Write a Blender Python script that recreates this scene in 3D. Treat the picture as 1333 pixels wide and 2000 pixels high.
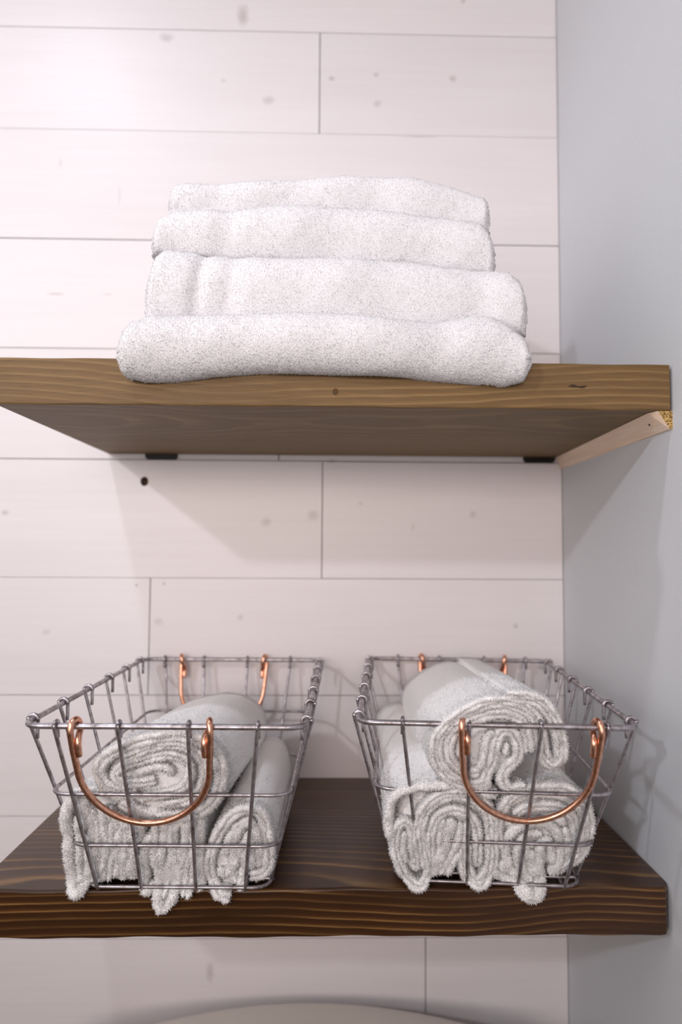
import bpy, bmesh, math, random
import numpy as np
from mathutils import Vector, Matrix

random.seed(4)
rng = np.random.default_rng(11)
for o in list(bpy.data.objects):
    bpy.data.objects.remove(o)
scene = bpy.context.scene
COL = scene.collection

# ------------------------------------------------------------------ camera
# world: back wall front face is y = 0, corner with the right wall is x = 0,
# underside of the upper shelf is z = 0, metres
SH = -0.3874                         # top of the lower shelf
cam_data = bpy.data.cameras.new('camera')
cam = bpy.data.objects.new('camera', cam_data)
COL.objects.link(cam)
yaw, pitch, roll = 0.0199, 0.0556, 0.0057
fwd = Vector((math.sin(yaw) * math.cos(pitch), math.cos(yaw) * math.cos(pitch), math.sin(pitch)))
rt = Vector((math.cos(yaw), -math.sin(yaw), 0))
up = rt.cross(fwd)
rt2 = rt * math.cos(roll) + up * math.sin(roll)
up2 = up * math.cos(roll) - rt * math.sin(roll)
M = Matrix.Identity(4)
for i in range(3):
    M[i][0], M[i][1], M[i][2] = rt2[i], up2[i], -fwd[i]
M.translation = Vector((-0.2900, -0.8323, -0.1155))
cam.matrix_world = M
cam_data.sensor_fit = 'VERTICAL'
cam_data.sensor_height = 36.0
cam_data.sensor_width = 24.0
cam_data.lens = 1332.8 / 2000 * 36.0
cam_data.clip_start = 0.02
cam_data.dof.use_dof = True
cam_data.dof.focus_distance = 0.555
cam_data.dof.aperture_fstop = 3.5
scene.camera = cam

# ------------------------------------------------------------------ light
scene.view_settings.view_transform = 'Standard'
scene.view_settings.look = 'None'
scene.view_settings.gamma = 1.0
scene.view_settings.use_curve_mapping = False
scene.view_settings.exposure = 0.02
world = bpy.data.worlds.new('world')
scene.world = world
world.use_nodes = True
world.node_tree.nodes['Background'].inputs['Color'].default_value = (0.9, 0.92, 1.0, 1)
world.node_tree.nodes['Background'].inputs['Strength'].default_value = 0.3


def lamp(name, kind, loc, power, size, col, target=None, angle=None):
    d = bpy.data.lights.new(name, kind)
    d.energy = power
    d.color = col
    o = bpy.data.objects.new(name, d)
    o.location = loc
    if kind == 'AREA':
        d.shape = 'RECTANGLE'
        d.size, d.size_y = size
    else:
        d.shadow_soft_size = size
    if angle:
        d.spot_size = math.radians(angle)
        d.spot_blend = 1.0
    if target is not None:
        o.rotation_euler = (Vector(target) - Vector(loc)).to_track_quat('-Z', 'Y').to_euler()
    COL.objects.link(o)
    return o


# a shaded downlight over the left end of the shelves, the ceiling lamp of the room,
# and added fill panels, not real fixtures: left, overhead, near the camera, at the front
lamp('shaded_downlight', 'SPOT', (-0.77, -0.55, 0.92), 13.0, 0.035, (0.95, 1.0, 1.12), (-0.70, -0.40, -0.4), 130)
lamp('ceiling_light', 'SPOT', (-1.78, -2.35, 0.95), 60.0, 0.05, (0.99, 1.01, 1.11), (-0.15, 0.0, 0.42), 60)
lamp('left_fill', 'AREA', (-1.6, -0.75, 0.30), 4.0, (0.9, 0.9), (1.0, 0.95, 0.95), (0, -0.3, 0.1))  # added fill panel brightening from the left, no known window
lamp('ceiling_fill', 'AREA', (-0.9, -1.1, 1.0), 0.6, (1.2, 1.0), (0.95, 0.97, 1.0), (-0.6, -0.5, -0.4))  # added weak fill, imitates bounce off the ceiling
lamp('soft_fill', 'AREA', (-0.80, -1.30, -0.04), 3.0, (0.7, 0.5), (1.0, 0.96, 0.95), (-0.3, 0, -0.05))  # added soft fill behind the camera, not a lamp of the room
ff = lamp('front_fill', 'AREA', (-0.6, -2.6, 0.22), 1.85, (1.0, 0.5), (1.06, 0.88, 0.80), (-0.38, 0, 0.06))  # added warm frontal fill for the space between the shelves
ff.data.spread = math.radians(52)      # beam of the added fill narrowed so the lower walls stay darker


# ------------------------------------------------------------------ helpers


def link(o, parent=None):
    COL.objects.link(o)
    if parent is not None:
        o.parent = parent
    return o


def tag(o, label=None, cat=None, group=None, kind=None):
    if label: o['label'] = label
    if cat: o['category'] = cat
    if group: o['group'] = group
    if kind: o['kind'] = kind
    return o


def empty(name, loc=(0, 0, 0), rotz=0.0):
    o = bpy.data.objects.new(name, None)
    o.empty_display_size = 0.02
    o.location = loc
    o.rotation_euler = (0, 0, rotz)
    COL.objects.link(o)
    return o


def mesh_obj(name, verts, faces, mat, parent=None, smooth=True):
    me = bpy.data.meshes.new(name)
    me.from_pydata([tuple(v) for v in verts], [], faces)
    me.materials.append(mat)
    if smooth:
        me.polygons.foreach_set('use_smooth', [True] * len(me.polygons))
    me.update()
    return link(bpy.data.objects.new(name, me), parent)


def bm_obj(name, bm, mat, parent=None, smooth=False):
    me = bpy.data.meshes.new(name)
    bm.to_mesh(me)
    bm.free()
    me.materials.append(mat)
    if smooth:
        me.polygons.foreach_set('use_smooth', [True] * len(me.polygons))
    return link(bpy.data.objects.new(name, me), parent)


def box_bm(lo, hi, bevel=0.0, seg=1):
    bm = bmesh.new()
    bmesh.ops.create_cube(bm, size=1)
    c = [(a + b) / 2 for a, b in zip(lo, hi)]
    s = [b - a for a, b in zip(lo, hi)]
    for v in bm.verts:
        v.co = Vector((v.co.x * s[0] + c[0], v.co.y * s[1] + c[1], v.co.z * s[2] + c[2]))
    if bevel:
        bmesh.ops.bevel(bm, geom=list(bm.edges), offset=bevel, segments=seg, affect='EDGES', profile=0.5)
    return bm


def catmull(pts, n, closed=False):
    P = np.array(pts, float)
    if closed:
        P = np.vstack([P[-1], P, P[0], P[1]])
    else:
        P = np.vstack([2 * P[0] - P[1], P, 2 * P[-1] - P[-2]])
    out = []
    for i in range(1, len(P) - 2):
        for t in np.linspace(0, 1, n, endpoint=False):
            a, b, c, d = P[i - 1], P[i], P[i + 1], P[i + 2]
            out.append(0.5 * ((2 * b) + (-a + c) * t + (2 * a - 5 * b + 4 * c - d) * t * t + (-a + 3 * b - 3 * c + d) * t ** 3))
    if not closed:
        out.append(P[-2])
    return np.array(out)


def tube_data(pts, r, sides=8, closed=False, r_end=None):
    """round wire along a 3-D polyline (parallel transport frames)"""
    P = np.array(pts, float)
    n = len(P)
    if closed:
        T = np.roll(P, -1, 0) - np.roll(P, 1, 0)
    else:
        T = np.gradient(P, axis=0)
    T /= np.linalg.norm(T, axis=1)[:, None] + 1e-12
    a = np.array([0, 0, 1.0]) if abs(T[0][2]) < 0.9 else np.array([1.0, 0, 0])
    N = np.cross(T[0], a); N /= np.linalg.norm(N)
    verts, faces = [], []
    Ns = []
    for i in range(n):
        N = N - T[i] * (N @ T[i]); N /= np.linalg.norm(N)
        Ns.append(N.copy())
    for i in range(n):
        B = np.cross(T[i], Ns[i])
        for k in range(sides):
            t = 2 * math.pi * k / sides
            verts.append(P[i] + r * (Ns[i] * math.cos(t) + B * math.sin(t)))
    m = n if closed else n - 1
    if closed:   # find the best matching start offset
        best = min(range(sides), key=lambda s: np.linalg.norm(verts[(n - 1) * sides] - verts[s]))
    for i in range(m):
        j = (i + 1) % n
        off = best if (closed and j == 0) else 0
        for k in range(sides):
            faces.append((i * sides + k, i * sides + (k + 1) % sides,
                          j * sides + (k + 1 + off) % sides, j * sides + (k + off) % sides))
    if not closed:
        faces.append(tuple(range(sides))[::-1])
        faces.append(tuple(range((n - 1) * sides, n * sides)))
    return verts, faces


def join_data(parts):
    V, F = [], []
    for v, f in parts:
        b = len(V)
        V += list(v)
        F += [tuple(i + b for i in q) for q in f]
    return V, F


# ------------------------------------------------------------------ materials


def new_mat(name):
    m = bpy.data.materials.new(name)
    m.use_nodes = True
    nt = m.node_tree
    return m, nt, nt.nodes, nt.links, nt.nodes['Principled BSDF']


def math_node(nt, op, a, b=None, clamp=False):
    n = nt.nodes.new('ShaderNodeMath')
    n.operation = op
    n.use_clamp = clamp
    for i, s in enumerate((a, b)):
        if s is None: continue
        if isinstance(s, (int, float)): n.inputs[i].default_value = s
        else: nt.links.new(s, n.inputs[i])
    return n.outputs[0]


def noise(nt, vec, scale, detail=3, rough=0.5):
    n = nt.nodes.new('ShaderNodeTexNoise')
    n.inputs['Scale'].default_value = scale
    n.inputs['Detail'].default_value = detail
    n.inputs['Roughness'].default_value = rough
    if vec is not None: nt.links.new(vec, n.inputs['Vector'])
    return n.outputs['Fac']


def mapping(nt, vec, scale, loc=(0, 0, 0)):
    n = nt.nodes.new('ShaderNodeMapping')
    n.inputs['Scale'].default_value = scale
    n.inputs['Location'].default_value = loc
    nt.links.new(vec, n.inputs['Vector'])
    return n.outputs['Vector']


def ramp(nt, fac, stops):
    n = nt.nodes.new('ShaderNodeValToRGB')
    e = n.color_ramp.elements
    while len(e) < len(stops): e.new(0.5)
    for el, (p, c) in zip(e, stops):
        el.position = p
        el.color = (c[0], c[1], c[2], 1) if not isinstance(c, (int, float)) else (c, c, c, 1)
    nt.links.new(fac, n.inputs[0])
    return n.outputs['Color']


def mix(nt, fac, a, b, typ='MIX'):
    n = nt.nodes.new('ShaderNodeMix')
    n.data_type = 'RGBA'
    n.blend_type = typ
    for idx, s in ((0, fac), (6, a), (7, b)):
        if isinstance(s, (int, float)): n.inputs[idx].default_value = s
        elif isinstance(s, tuple): n.inputs[idx].default_value = (s[0], s[1], s[2], 1)
        else: nt.links.new(s, n.inputs[idx])
    return n.outputs[2]


def bump(nt, h, strength, dist, bsdf):
    n = nt.nodes.new('ShaderNodeBump')
    n.inputs['Strength'].default_value = strength
    n.inputs['Distance'].default_value = dist
    nt.links.new(h, n.inputs['Height'])
    nt.links.new(n.outputs['Normal'], bsdf.inputs['Normal'])
    return n


def srgb(r, g, b):
    f = lambda c: (c / 255 / 12.92) if c / 255 <= 0.04045 else ((c / 255 + 0.055) / 1.055) ** 2.4
    return (f(r), f(g), f(b))


def wood_mat(name, dark, mid, light, yc, zc, spacing, rough, wob, seed, line=0.8, flakes=0.3, bumpd=0.0006, streak=0.35, bend=(), ior=1.5):
    """pine board: growth rings in the y-z section, drawn out along x"""
    m, nt, N, L, b = new_mat(name)
    tc = N.new('ShaderNodeTexCoord').outputs['Object']
    sep = N.new('ShaderNodeSeparateXYZ'); L.new(tc, sep.inputs[0])
    dy = math_node(nt, 'SUBTRACT', sep.outputs['Y'], yc)
    dz = math_node(nt, 'SUBTRACT', sep.outputs['Z'], zc)
    r = math_node(nt, 'SQRT', math_node(nt, 'ADD', math_node(nt, 'MULTIPLY', dy, dy), math_node(nt, 'MULTIPLY', dz, dz)))
    w1 = noise(nt, mapping(nt, tc, (3.0, 2.0, 2.0), (seed, 0, 0)), 1.0, 1)
    w2 = noise(nt, mapping(nt, tc, (9, 20, 20), (seed, 3, 0)), 1.0, 2)
    w3 = noise(nt, mapping(nt, tc, (60, 500, 500), (seed, 3, 0)), 1.0, 2)
    r = math_node(nt, 'ADD', r, math_node(nt, 'MULTIPLY', math_node(nt, 'SUBTRACT', w1, 0.5), wob))
    r = math_node(nt, 'ADD', r, math_node(nt, 'MULTIPLY', math_node(nt, 'SUBTRACT', w2, 0.5), wob * 0.12))
    r = math_node(nt, 'ADD', r, math_node(nt, 'MULTIPLY', math_node(nt, 'SUBTRACT', w3, 0.5), spacing * 0.12))
    for (bx, bw, ba) in bend:      # the rings swell around a knot: a bow in the lines
        t = math_node(nt, 'DIVIDE', math_node(nt, 'SUBTRACT', sep.outputs['X'], bx), bw)
        g = math_node(nt, 'POWER', 2.718, math_node(nt, 'MULTIPLY', math_node(nt, 'MULTIPLY', t, t), -1.0))
        r = math_node(nt, 'SUBTRACT', r, math_node(nt, 'MULTIPLY', g, ba))
    f = math_node(nt, 'FRACT', math_node(nt, 'DIVIDE', r, spacing))
    col = ramp(nt, f, [(0.0, mid), (0.35, dark), (line - 0.1, dark), (line, light), (line + 0.07, light), (1.0, mid)])
    br = noise(nt, mapping(nt, tc, (5, 60, 60), (seed * 2, 0, 0)), 1.0, 3)
    col = mix(nt, math_node(nt, 'MULTIPLY', math_node(nt, 'SUBTRACT', br, 0.3, True), 1.1, True), dark, col)
    fib = noise(nt, mapping(nt, tc, (25, 900, 900), (seed, 0, 0)), 1.0, 3, 0.7)
    col = mix(nt, streak, col, ramp(nt, fib, [(0.3, 0.45), (0.7, 1.0)]), 'MULTIPLY')
    big = noise(nt, mapping(nt, tc, (4, 14, 14), (seed, 5, 0)), 1.0, 3)
    col = mix(nt, flakes, col, ramp(nt, big, [(0.3, 0.35), (0.7, 1.0)]), 'MULTIPLY')
    L.new(col, b.inputs['Base Color'])
    b.inputs['Roughness'].default_value = rough
    b.inputs['IOR'].default_value = ior
    h = math_node(nt, 'ADD', math_node(nt, 'MULTIPLY', fib, 0.6), math_node(nt, 'MULTIPLY', f, 0.5))
    bump(nt, h, 0.7, bumpd, b)
    return m


M_shelf_up = wood_mat('stained_pine_weathered', srgb(128, 99, 60), srgb(160, 124, 76), srgb(200, 164, 110), -0.22, -0.15, 0.0060, 0.5, 0.05, 3.0, 0.72, 0.35, 0.0010, 0.45, (), 1.4)
M_shelf_low = wood_mat('stained_pine_dark', srgb(66, 39, 18), srgb(118, 74, 34), srgb(212, 160, 92), -0.275, -0.085, 0.0062, 0.32, 0.028, 8.0, 0.76, 0.45, 0.00015, 0.35, ((0.205, 0.060, 0.008),), 1.45)
m, nt, N, L, b = new_mat('raw_pine')
tc = N.new('ShaderNodeTexCoord').outputs['Object']
c = ramp(nt, noise(nt, mapping(nt, tc, (90, 4, 90)), 3.0, 3), [(0.3, srgb(244, 214, 186)), (0.7, srgb(252, 230, 206))])
L.new(c, b.inputs['Base Color']); b.inputs['Roughness'].default_value = 0.6
M_pine = m
m, nt, N, L, b = new_mat('pine_end_grain')
tc = N.new('ShaderNodeTexCoord').outputs['Object']
c = ramp(nt, noise(nt, mapping(nt, tc, (500, 500, 500)), 2.0, 3), [(0.4, srgb(110, 84, 40)), (0.6, srgb(214, 178, 110))])
L.new(c, b.inputs['Base Color']); b.inputs['Roughness'].default_value = 0.8
M_endgrain = m

# whitewashed planks with faint knots (x, z, half width, half height in metres)
KNOTS = [(-0.4015,0.5613,0.0076,0.0139,0.60),(-0.4979,0.5301,0.0088,0.0063,0.50),(-0.3684,0.4502,0.0082,0.0057,0.45),(-0.2885,0.4806,0.0038,0.0032,0.60),(-0.2321,0.4865,0.0038,0.0032,0.60),(-0.2300,0.4488,0.0050,0.0050,0.50),(-0.1343,0.4837,0.0050,0.0044,0.55),(-0.4248,0.4752,0.0032,0.0019,0.50),(-0.6261,0.3644,0.0025,0.0063,0.30),(-0.6276,0.1978,0.0101,0.0019,0.50),(-0.6801,-0.0726,0.0050,0.0032,0.50),(-0.3647,-0.0817,0.0063,0.0057,0.45),(-0.3068,-0.0732,0.0076,0.0063,0.45),(-0.1117,-0.0712,0.0044,0.0050,0.40),(-0.2494,-0.0584,0.0032,0.0025,0.40),(-0.1853,-0.0874,0.0025,0.0050,0.30),(-0.4926,-0.2029,0.0063,0.0050,0.35),(-0.3942,-0.1970,0.0038,0.0038,0.40),(-0.0598,-0.2069,0.0032,0.0032,0.50),(-0.4245,-0.6117,0.0050,0.0113,0.50),(-0.5522,0.3250,0.0019,0.0126,0.30),(-0.1208,0.5867,0.0038,0.0032,0.60),(-0.6267,-0.2161,0.0057,0.0038,0.30),(-0.5199,-0.1594,0.0019,0.0019,1.00),(-0.4873,-0.1574,0.0019,0.0019,0.80),(-0.1768,0.4063,0.0252,0.0009,0.60),(-0.2841,-0.0064,0.0063,0.0013,0.70),(-0.5637,0.1980,0.0063,0.0019,0.20),]
m, nt, N, L, b = new_mat('whitewashed_pine')
geo = N.new('ShaderNodeNewGeometry').outputs['Position']
sep = N.new('ShaderNodeSeparateXYZ'); L.new(geo, sep.inputs[0])
info = N.new('ShaderNodeObjectInfo')
g1 = noise(nt, mapping(nt, geo, (5, 1, 160)), 1.0, 4, 0.6)
g2 = noise(nt, mapping(nt, geo, (3, 1, 18)), 1.0, 2)
col = ramp(nt, g1, [(0.25, (0.830, 0.785, 0.790)), (0.75, (0.865, 0.825, 0.835))])
col = mix(nt, 0.5, col, ramp(nt, g2, [(0.3, (0.93, 0.92, 0.92)), (0.7, (1, 1, 1))]), 'MULTIPLY')
tone = math_node(nt, 'ADD', math_node(nt, 'MULTIPLY', info.outputs['Random'], 0.04), 0.96)
col = mix(nt, 1.0, col, tone, 'MULTIPLY')
warp = math_node(nt, 'MULTIPLY', math_node(nt, 'SUBTRACT', noise(nt, geo, 120, 2), 0.5), 0.9)
tot = None
for kx, kz, rx, rz, s in KNOTS:
    dx = math_node(nt, 'DIVIDE', math_node(nt, 'SUBTRACT', sep.outputs['X'], kx), rx)
    dz = math_node(nt, 'DIVIDE', math_node(nt, 'SUBTRACT', sep.outputs['Z'], kz), rz)
    d = math_node(nt, 'SQRT', math_node(nt, 'ADD', math_node(nt, 'MULTIPLY', dx, dx), math_node(nt, 'MULTIPLY', dz, dz)))
    d = math_node(nt, 'ADD', d, warp)
    v = math_node(nt, 'MULTIPLY', math_node(nt, 'SUBTRACT', 1.25, d, True), s * 0.6, True)
    tot = v if tot is None else math_node(nt, 'MAXIMUM', tot, v)
col = mix(nt, tot, col, srgb(120, 104, 100))
L.new(col, b.inputs['Base Color'])
b.inputs['Roughness'].default_value = 0.42
b.inputs['Specular IOR Level'].default_value = 0.45
bump(nt, g1, 0.25, 0.0004, b)
M_plank = m


def plain(name, col, rough=0.6, metal=0.0, spec=0.5, nscale=0, nstr=0.0, var=0.0):
    m, nt, N, L, b = new_mat(name)
    tc = N.new('ShaderNodeTexCoord').outputs['Object']
    n = noise(nt, tc, nscale or 30, 3)
    lo = tuple(c * (1 - var) for c in col)
    L.new(ramp(nt, n, [(0.3, lo), (0.7, col)]), b.inputs['Base Color'])
    b.inputs['Roughness'].default_value = rough
    b.inputs['Metallic'].default_value = metal
    b.inputs['Specular IOR Level'].default_value = spec
    if nstr: bump(nt, n, nstr, 0.0006, b)
    return m


M_backing = plain('plank_joint_wood', srgb(150, 118, 90), 0.9, var=0.2)
M_paint = plain('cool_grey_wall_paint', (0.70, 0.72, 0.745), 0.55, spec=0.3, nscale=260, nstr=0.12, var=0.02)
M_room = plain('white_wall_paint', (0.70, 0.66, 0.64), 0.8, nscale=80, var=0.03)
M_floor = plain('floor_tile_brown', srgb(158, 136, 110), 0.5, nscale=12, var=0.2)
M_black = plain('black_steel', srgb(30, 26, 26), 0.5, 0.3, nscale=90, var=0.3)
M_dark = plain('dark_knot_wood', srgb(66, 44, 24), 0.8, nscale=300, var=0.6)
M_bark = plain('knot_bark', srgb(96, 70, 36), 0.8, nscale=400, var=0.5)
M_porcelain = plain('cream_porcelain', (0.80, 0.74, 0.68), 0.35, nscale=10, var=0.01)

m, nt, N, L, b = new_mat('galvanised_wire')
tc = N.new('ShaderNodeTexCoord').outputs['Object']
n1 = noise(nt, tc, 140, 4, 0.65)
L.new(ramp(nt, n1, [(0.25, srgb(96, 86, 80)), (0.45, srgb(164, 157, 160)), (0.8, srgb(218, 214, 222))]), b.inputs['Base Color'])
L.new(ramp(nt, n1, [(0.3, 0.5), (0.7, 0.28)]), b.inputs['Roughness'])
b.inputs['Metallic'].default_value = 0.9
bump(nt, n1, 0.3, 0.0003, b)
M_wire = m
m, nt, N, L, b = new_mat('copper_wire')
tc = N.new('ShaderNodeTexCoord').outputs['Object']
n1 = noise(nt, tc, 300, 3, 0.65)
L.new(ramp(nt, n1, [(0.3, srgb(210, 142, 112)), (0.7, srgb(246, 198, 172))]), b.inputs['Base Color'])
b.inputs['Roughness'].default_value = 0.3
b.inputs['Metallic'].default_value = 1.0
bump(nt, n1, 0.25, 0.0003, b)
M_copper = m
def terry_mat(name, lo, hi):
    m, nt, N, L, b = new_mat(name)
    tc = N.new('ShaderNodeTexCoord').outputs['Object']
    n1 = noise(nt, tc, 700, 2)
    L.new(ramp(nt, n1, [(0.3, lo), (0.7, hi)]), b.inputs['Base Color'])
    b.inputs['Roughness'].default_value = 1.0
    b.inputs['Specular IOR Level'].default_value = 0.1
    b.inputs['Sheen Weight'].default_value = 0.25
    bump(nt, n1, 0.6, 0.0012, b)
    return m


M_terry = terry_mat('white_terry_towel', (0.84, 0.83, 0.85), (0.88, 0.875, 0.895))
M_wash = terry_mat('white_terry_washcloth', (0.95, 0.935, 0.93), (0.97, 0.96, 0.955))

# ------------------------------------------------------------------ the room (structure)
GAPS = [(0.82, .0008), (0.6825, .0008), (0.5406, .0007), (0.408, .0003), (0.2676, .0012), (0.130, .0008), (-0.0069, .0010),
        (-0.1503, .0005), (-0.2905, .0008), (-0.432, .0008), (-0.573, .0008), (-0.713, .0008), (-0.853, .0008)]
JOINTS = {2: [-0.3035], 6: [-0.2965], 7: [-0.5035], 10: [-0.1703], 4: [-0.95], 3: [-0.88], 8: [-0.86], 0: [-0.6], 5: [-0.35]}
X0 = -1.5
wall = bm_obj('wall_back', box_bm((-2.3, 0.0125, -1.4), (0.15, 0.06, 1.05)), M_backing)
tag(wall, kind='structure')


def plank_bm(x0, x1, z0, z1):
    return box_bm((x0, 0.0, z0), (x1, 0.0122, z1), 0.0004)


KH = (-0.5134, -0.0334, 0.0050)       # the open knot hole: x, z, radius


def plank_with_hole(x0, x1, z0, z1):
    bm = bmesh.new()
    nseg = 20
    rim = [bm.verts.new((KH[0] + KH[2] * (0.92 if i % 5 == 0 else 1) * math.cos(2 * math.pi * i / nseg), 0,
                         KH[1] + 1.15 * KH[2] * math.sin(2 * math.pi * i / nseg))) for i in range(nseg)]
    fr = [bm.verts.new(p) for p in ((x0, 0, z0), (x1, 0, z0), (x1, 0, z1), (x0, 0, z1))]
    y = 0.0122
    bk = [bm.verts.new((v.co.x, y, v.co.z)) for v in fr]
    deep = [bm.verts.new((v.co.x, 0.0118, v.co.z)) for v in rim]
    edges = [bm.edges.new((rim[i], rim[(i + 1) % nseg])) for i in range(nseg)]
    edges += [bm.edges.new((fr[i], fr[(i + 1) % 4])) for i in range(4)]
    bmesh.ops.triangle_fill(bm, edges=edges, use_beauty=True)
    for i in range(nseg):
        j = (i + 1) % nseg
        bm.faces.new((rim[j], rim[i], deep[i], deep[j]))
    for i in range(4):
        bm.faces.new((fr[i], fr[(i + 1) % 4], bk[(i + 1) % 4], bk[i]))
    bmesh.ops.recalc_face_normals(bm, faces=bm.faces)
    return bm


for i in range(len(GAPS) - 1):
    zt = GAPS[i][0] - GAPS[i][1] / 2
    zb = GAPS[i + 1][0] + GAPS[i + 1][1] / 2
    xs = [X0] + JOINTS.get(i, []) + [-0.0012]
    for a, c in zip(xs[:-1], xs[1:]):
        a2 = a + (0.0005 if a != X0 else 0)
        c2 = c - (0.0005 if c != -0.0012 else 0)
        if i == 6 and a == X0:
            p = bm_obj('plank', plank_with_hole(a2, c2, zb, zt), M_plank, wall)
            bmk = bmesh.new()
            bmesh.ops.create_uvsphere(bmk, u_segments=14, v_segments=8, radius=1.0)
            for v in bmk.verts:
                v.co = Vector((KH[0] + v.co.x * KH[2] * 1.06, 0.006 + v.co.y * 0.004, KH[1] + v.co.z * KH[2] * 1.18))
            k = bm_obj('loose_knot', bmk, M_dark, p, True)
            k['label'] = 'dark brown sunken knot'
        else:
            bm_obj('plank', plank_bm(a2, c2, zb, zt), M_plank, wall)

TW = 0.0075 / 0.286                   # the right wall leans in a little towards the viewer
mesh = [(0, 0.02), (0.12, 0.02), (0.12, -2.7), (-2.7 * TW, -2.7)]
V = [(x, y, z) for z in (-1.4, 1.05) for x, y in mesh]
w = mesh_obj('wall_right', V, [(0, 1, 2, 3), (7, 6, 5, 4), (0, 4, 5, 1), (1, 5, 6, 2), (2, 6, 7, 3), (3, 7, 4, 0)], M_paint, None, False)
tag(w, kind='structure')
for nm, lo, hi, mt in (('wall_left', (-2.3, -2.7, -1.4), (-2.22, 0.0125, 1.05), M_room),
                       ('wall_front', (-2.3, -2.78, -1.4), (0.12, -2.7, 1.05), M_room),
                       ('ceiling', (-2.3, -2.78, 1.05), (0.15, 0.06, 1.1), M_room),
                       ('floor', (-2.3, -2.78, -1.45), (0.15, 0.06, -1.4), M_floor)):
    tag(bm_obj(nm, box_bm(lo, hi), mt), kind='structure')

# ------------------------------------------------------------------ shelves


def shelf(name, x0, x1, d, z0, z1, mat, bevel, round_right=0.0, seed=0):
    """solid board, slightly uneven front arrises, optional rounded front right corner"""
    nx = 120
    xs = np.linspace(x0, x1, nx)
    prof = [(-0.0002, z0), (-0.0002, z1)]
    sec = []
    b = bevel
    # section from back bottom, round to front
    for (y, z) in [(-0.0004, z0), (-d + b, z0)]: sec.append((y, z))
    for t in (30, 60): sec.append((-d + b - b * math.sin(math.radians(t)), z0 + b - b * math.cos(math.radians(t))))
    sec.append((-d, z0 + b)); sec.append((-d, z0 + (z1 - z0) * .35)); sec.append((-d, z0 + (z1 - z0) * .65)); sec.append((-d, z1 - b))
    for t in (30, 60): sec.append((-d + b - b * math.cos(math.radians(t)), z1 - b + b * math.sin(math.radians(t))))
    sec += [(-d + b, z1), (-0.0004, z1)]
    r = random.Random(seed)
    ph = [r.uniform(0, 6.28) for _ in range(6)]
    V, F = [], []
    ns = len(sec)
    for i, x in enumerate(xs):
        dy = 0.0
        if round_right and x > x1 - round_right:
            t = (x - (x1 - round_right)) / round_right
            dy = round_right * 0.9 * (1 - math.sqrt(max(0, 1 - t * t)))
        wv = 0.0003 * math.sin(x * 40 + ph[0]) + 0.0002 * math.sin(x * 111 + ph[1])
        for (y, z) in sec:
            front = y < -d * 0.8
            V.append((x, y + (dy + wv if front else 0), z + (wv if front else 0)))
    # finer steps near the rounded corner
    for i in range(nx - 1):
        for k in range(ns):
            k2 = (k + 1) % ns
            F.append((i * ns + k, (i + 1) * ns + k, (i + 1) * ns + k2, i * ns + k2))
    F.append(tuple(range(ns))); F.append(tuple(range((nx - 1) * ns, nx * ns))[::-1])
    cx = (x0 + x1) / 2
    V = [(a - cx, bb, c - z0) for a, bb, c in V]
    o = mesh_obj(name, V, F, mat, None, False)
    o.location = (cx, 0, z0)
    return o


up_shelf = shelf('wooden_shelf', -0.5574, -0.0105, 0.286, 0.0, 0.0380, M_shelf_up, 0.0016, 0, 1)
tag(up_shelf, 'thick brown stained upper wall shelf carrying the stack of folded towels', 'shelf', 'stained plank shelves')
low_shelf = shelf('wooden_shelf', -0.5709, -0.0085, 0.2680, SH - 0.0378, SH, M_shelf_low, 0.0020, 0.009, 2)
tag(low_shelf, 'thick dark stained lower shelf with golden grain lines under both wire baskets', 'shelf', 'stained plank shelves')
# small split in the front edge of the upper shelf
V, F = [], []
n = 14
for i in range(n):
    t = i / (n - 1)
    x = -0.094 + 0.0150 * t
    h = 0.0009 * math.sin(math.pi * t) ** 0.6 * (1 + 0.5 * math.sin(9 * t))
    z = 0.0188 + 0.0005 * math.sin(7 * t)
    V += [(x, -0.2866, z + h), (x, -0.2866, z - h), (x, -0.2850, z)]
for i in range(n - 1):
    a = i * 3
    F += [(a, a + 3, a + 4, a + 1), (a + 1, a + 4, a + 5, a + 2), (a + 2, a + 5, a + 3, a)]
V = [(x + 0.28395, y, z) for x, y, z in V]
cr = mesh_obj('split', V, F, M_dark, up_shelf, False)
cr['label'] = 'short dark split in the front edge'
# small round knot in the front edge
bmk = bmesh.new()
bmesh.ops.create_uvsphere(bmk, u_segments=14, v_segments=8, radius=1.0)
for v in bmk.verts:
    v.co = Vector((-0.2842 + 0.28395 + v.co.x * 0.0027, -0.2854 + v.co.y * 0.0011, 0.0125 + v.co.z * 0.0030))
k = bm_obj('knot', bmk, M_bark, up_shelf, True)
k['label'] = 'small round darker knot'

# pale cleat under the right end of the upper shelf: triangular strip along the right wall
ya, yb = -0.2845, -0.001
def wx(y): return y * TW
V = []
for y, bx, h in ((ya, 0.0125, 0.0150), (ya + 0.010, 0.0165, 0.0150), (yb, 0.0085, 0.0140)):
    V += [(wx(y) - bx, y, -0.0003), (wx(y) - 0.0004, y, -0.0003), (wx(y) - 0.0004, y, -h), (wx(y) - 0.0030, y, -h)]
F = [(0, 1, 5, 4), (1, 2, 6, 5), (2, 3, 7, 6), (3, 0, 4, 7), (4, 5, 9, 8), (5, 6, 10, 9), (6, 7, 11, 10), (7, 4, 8, 11), (11, 10, 9, 8), (3, 2, 1, 0)]
cl = mesh_obj('cleat', V, F, M_pine, None, False)
cl.data.materials.append(M_endgrain)
cl.data.polygons[9].material_index = 1
tag(cl, 'pale unstained pine cleat along the right wall under the upper shelf', 'cleat')
bmk = bmesh.new()
bmesh.ops.create_cone(bmk, cap_ends=True, segments=10, radius1=0.0009, radius2=0.0009, depth=0.001)
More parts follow.
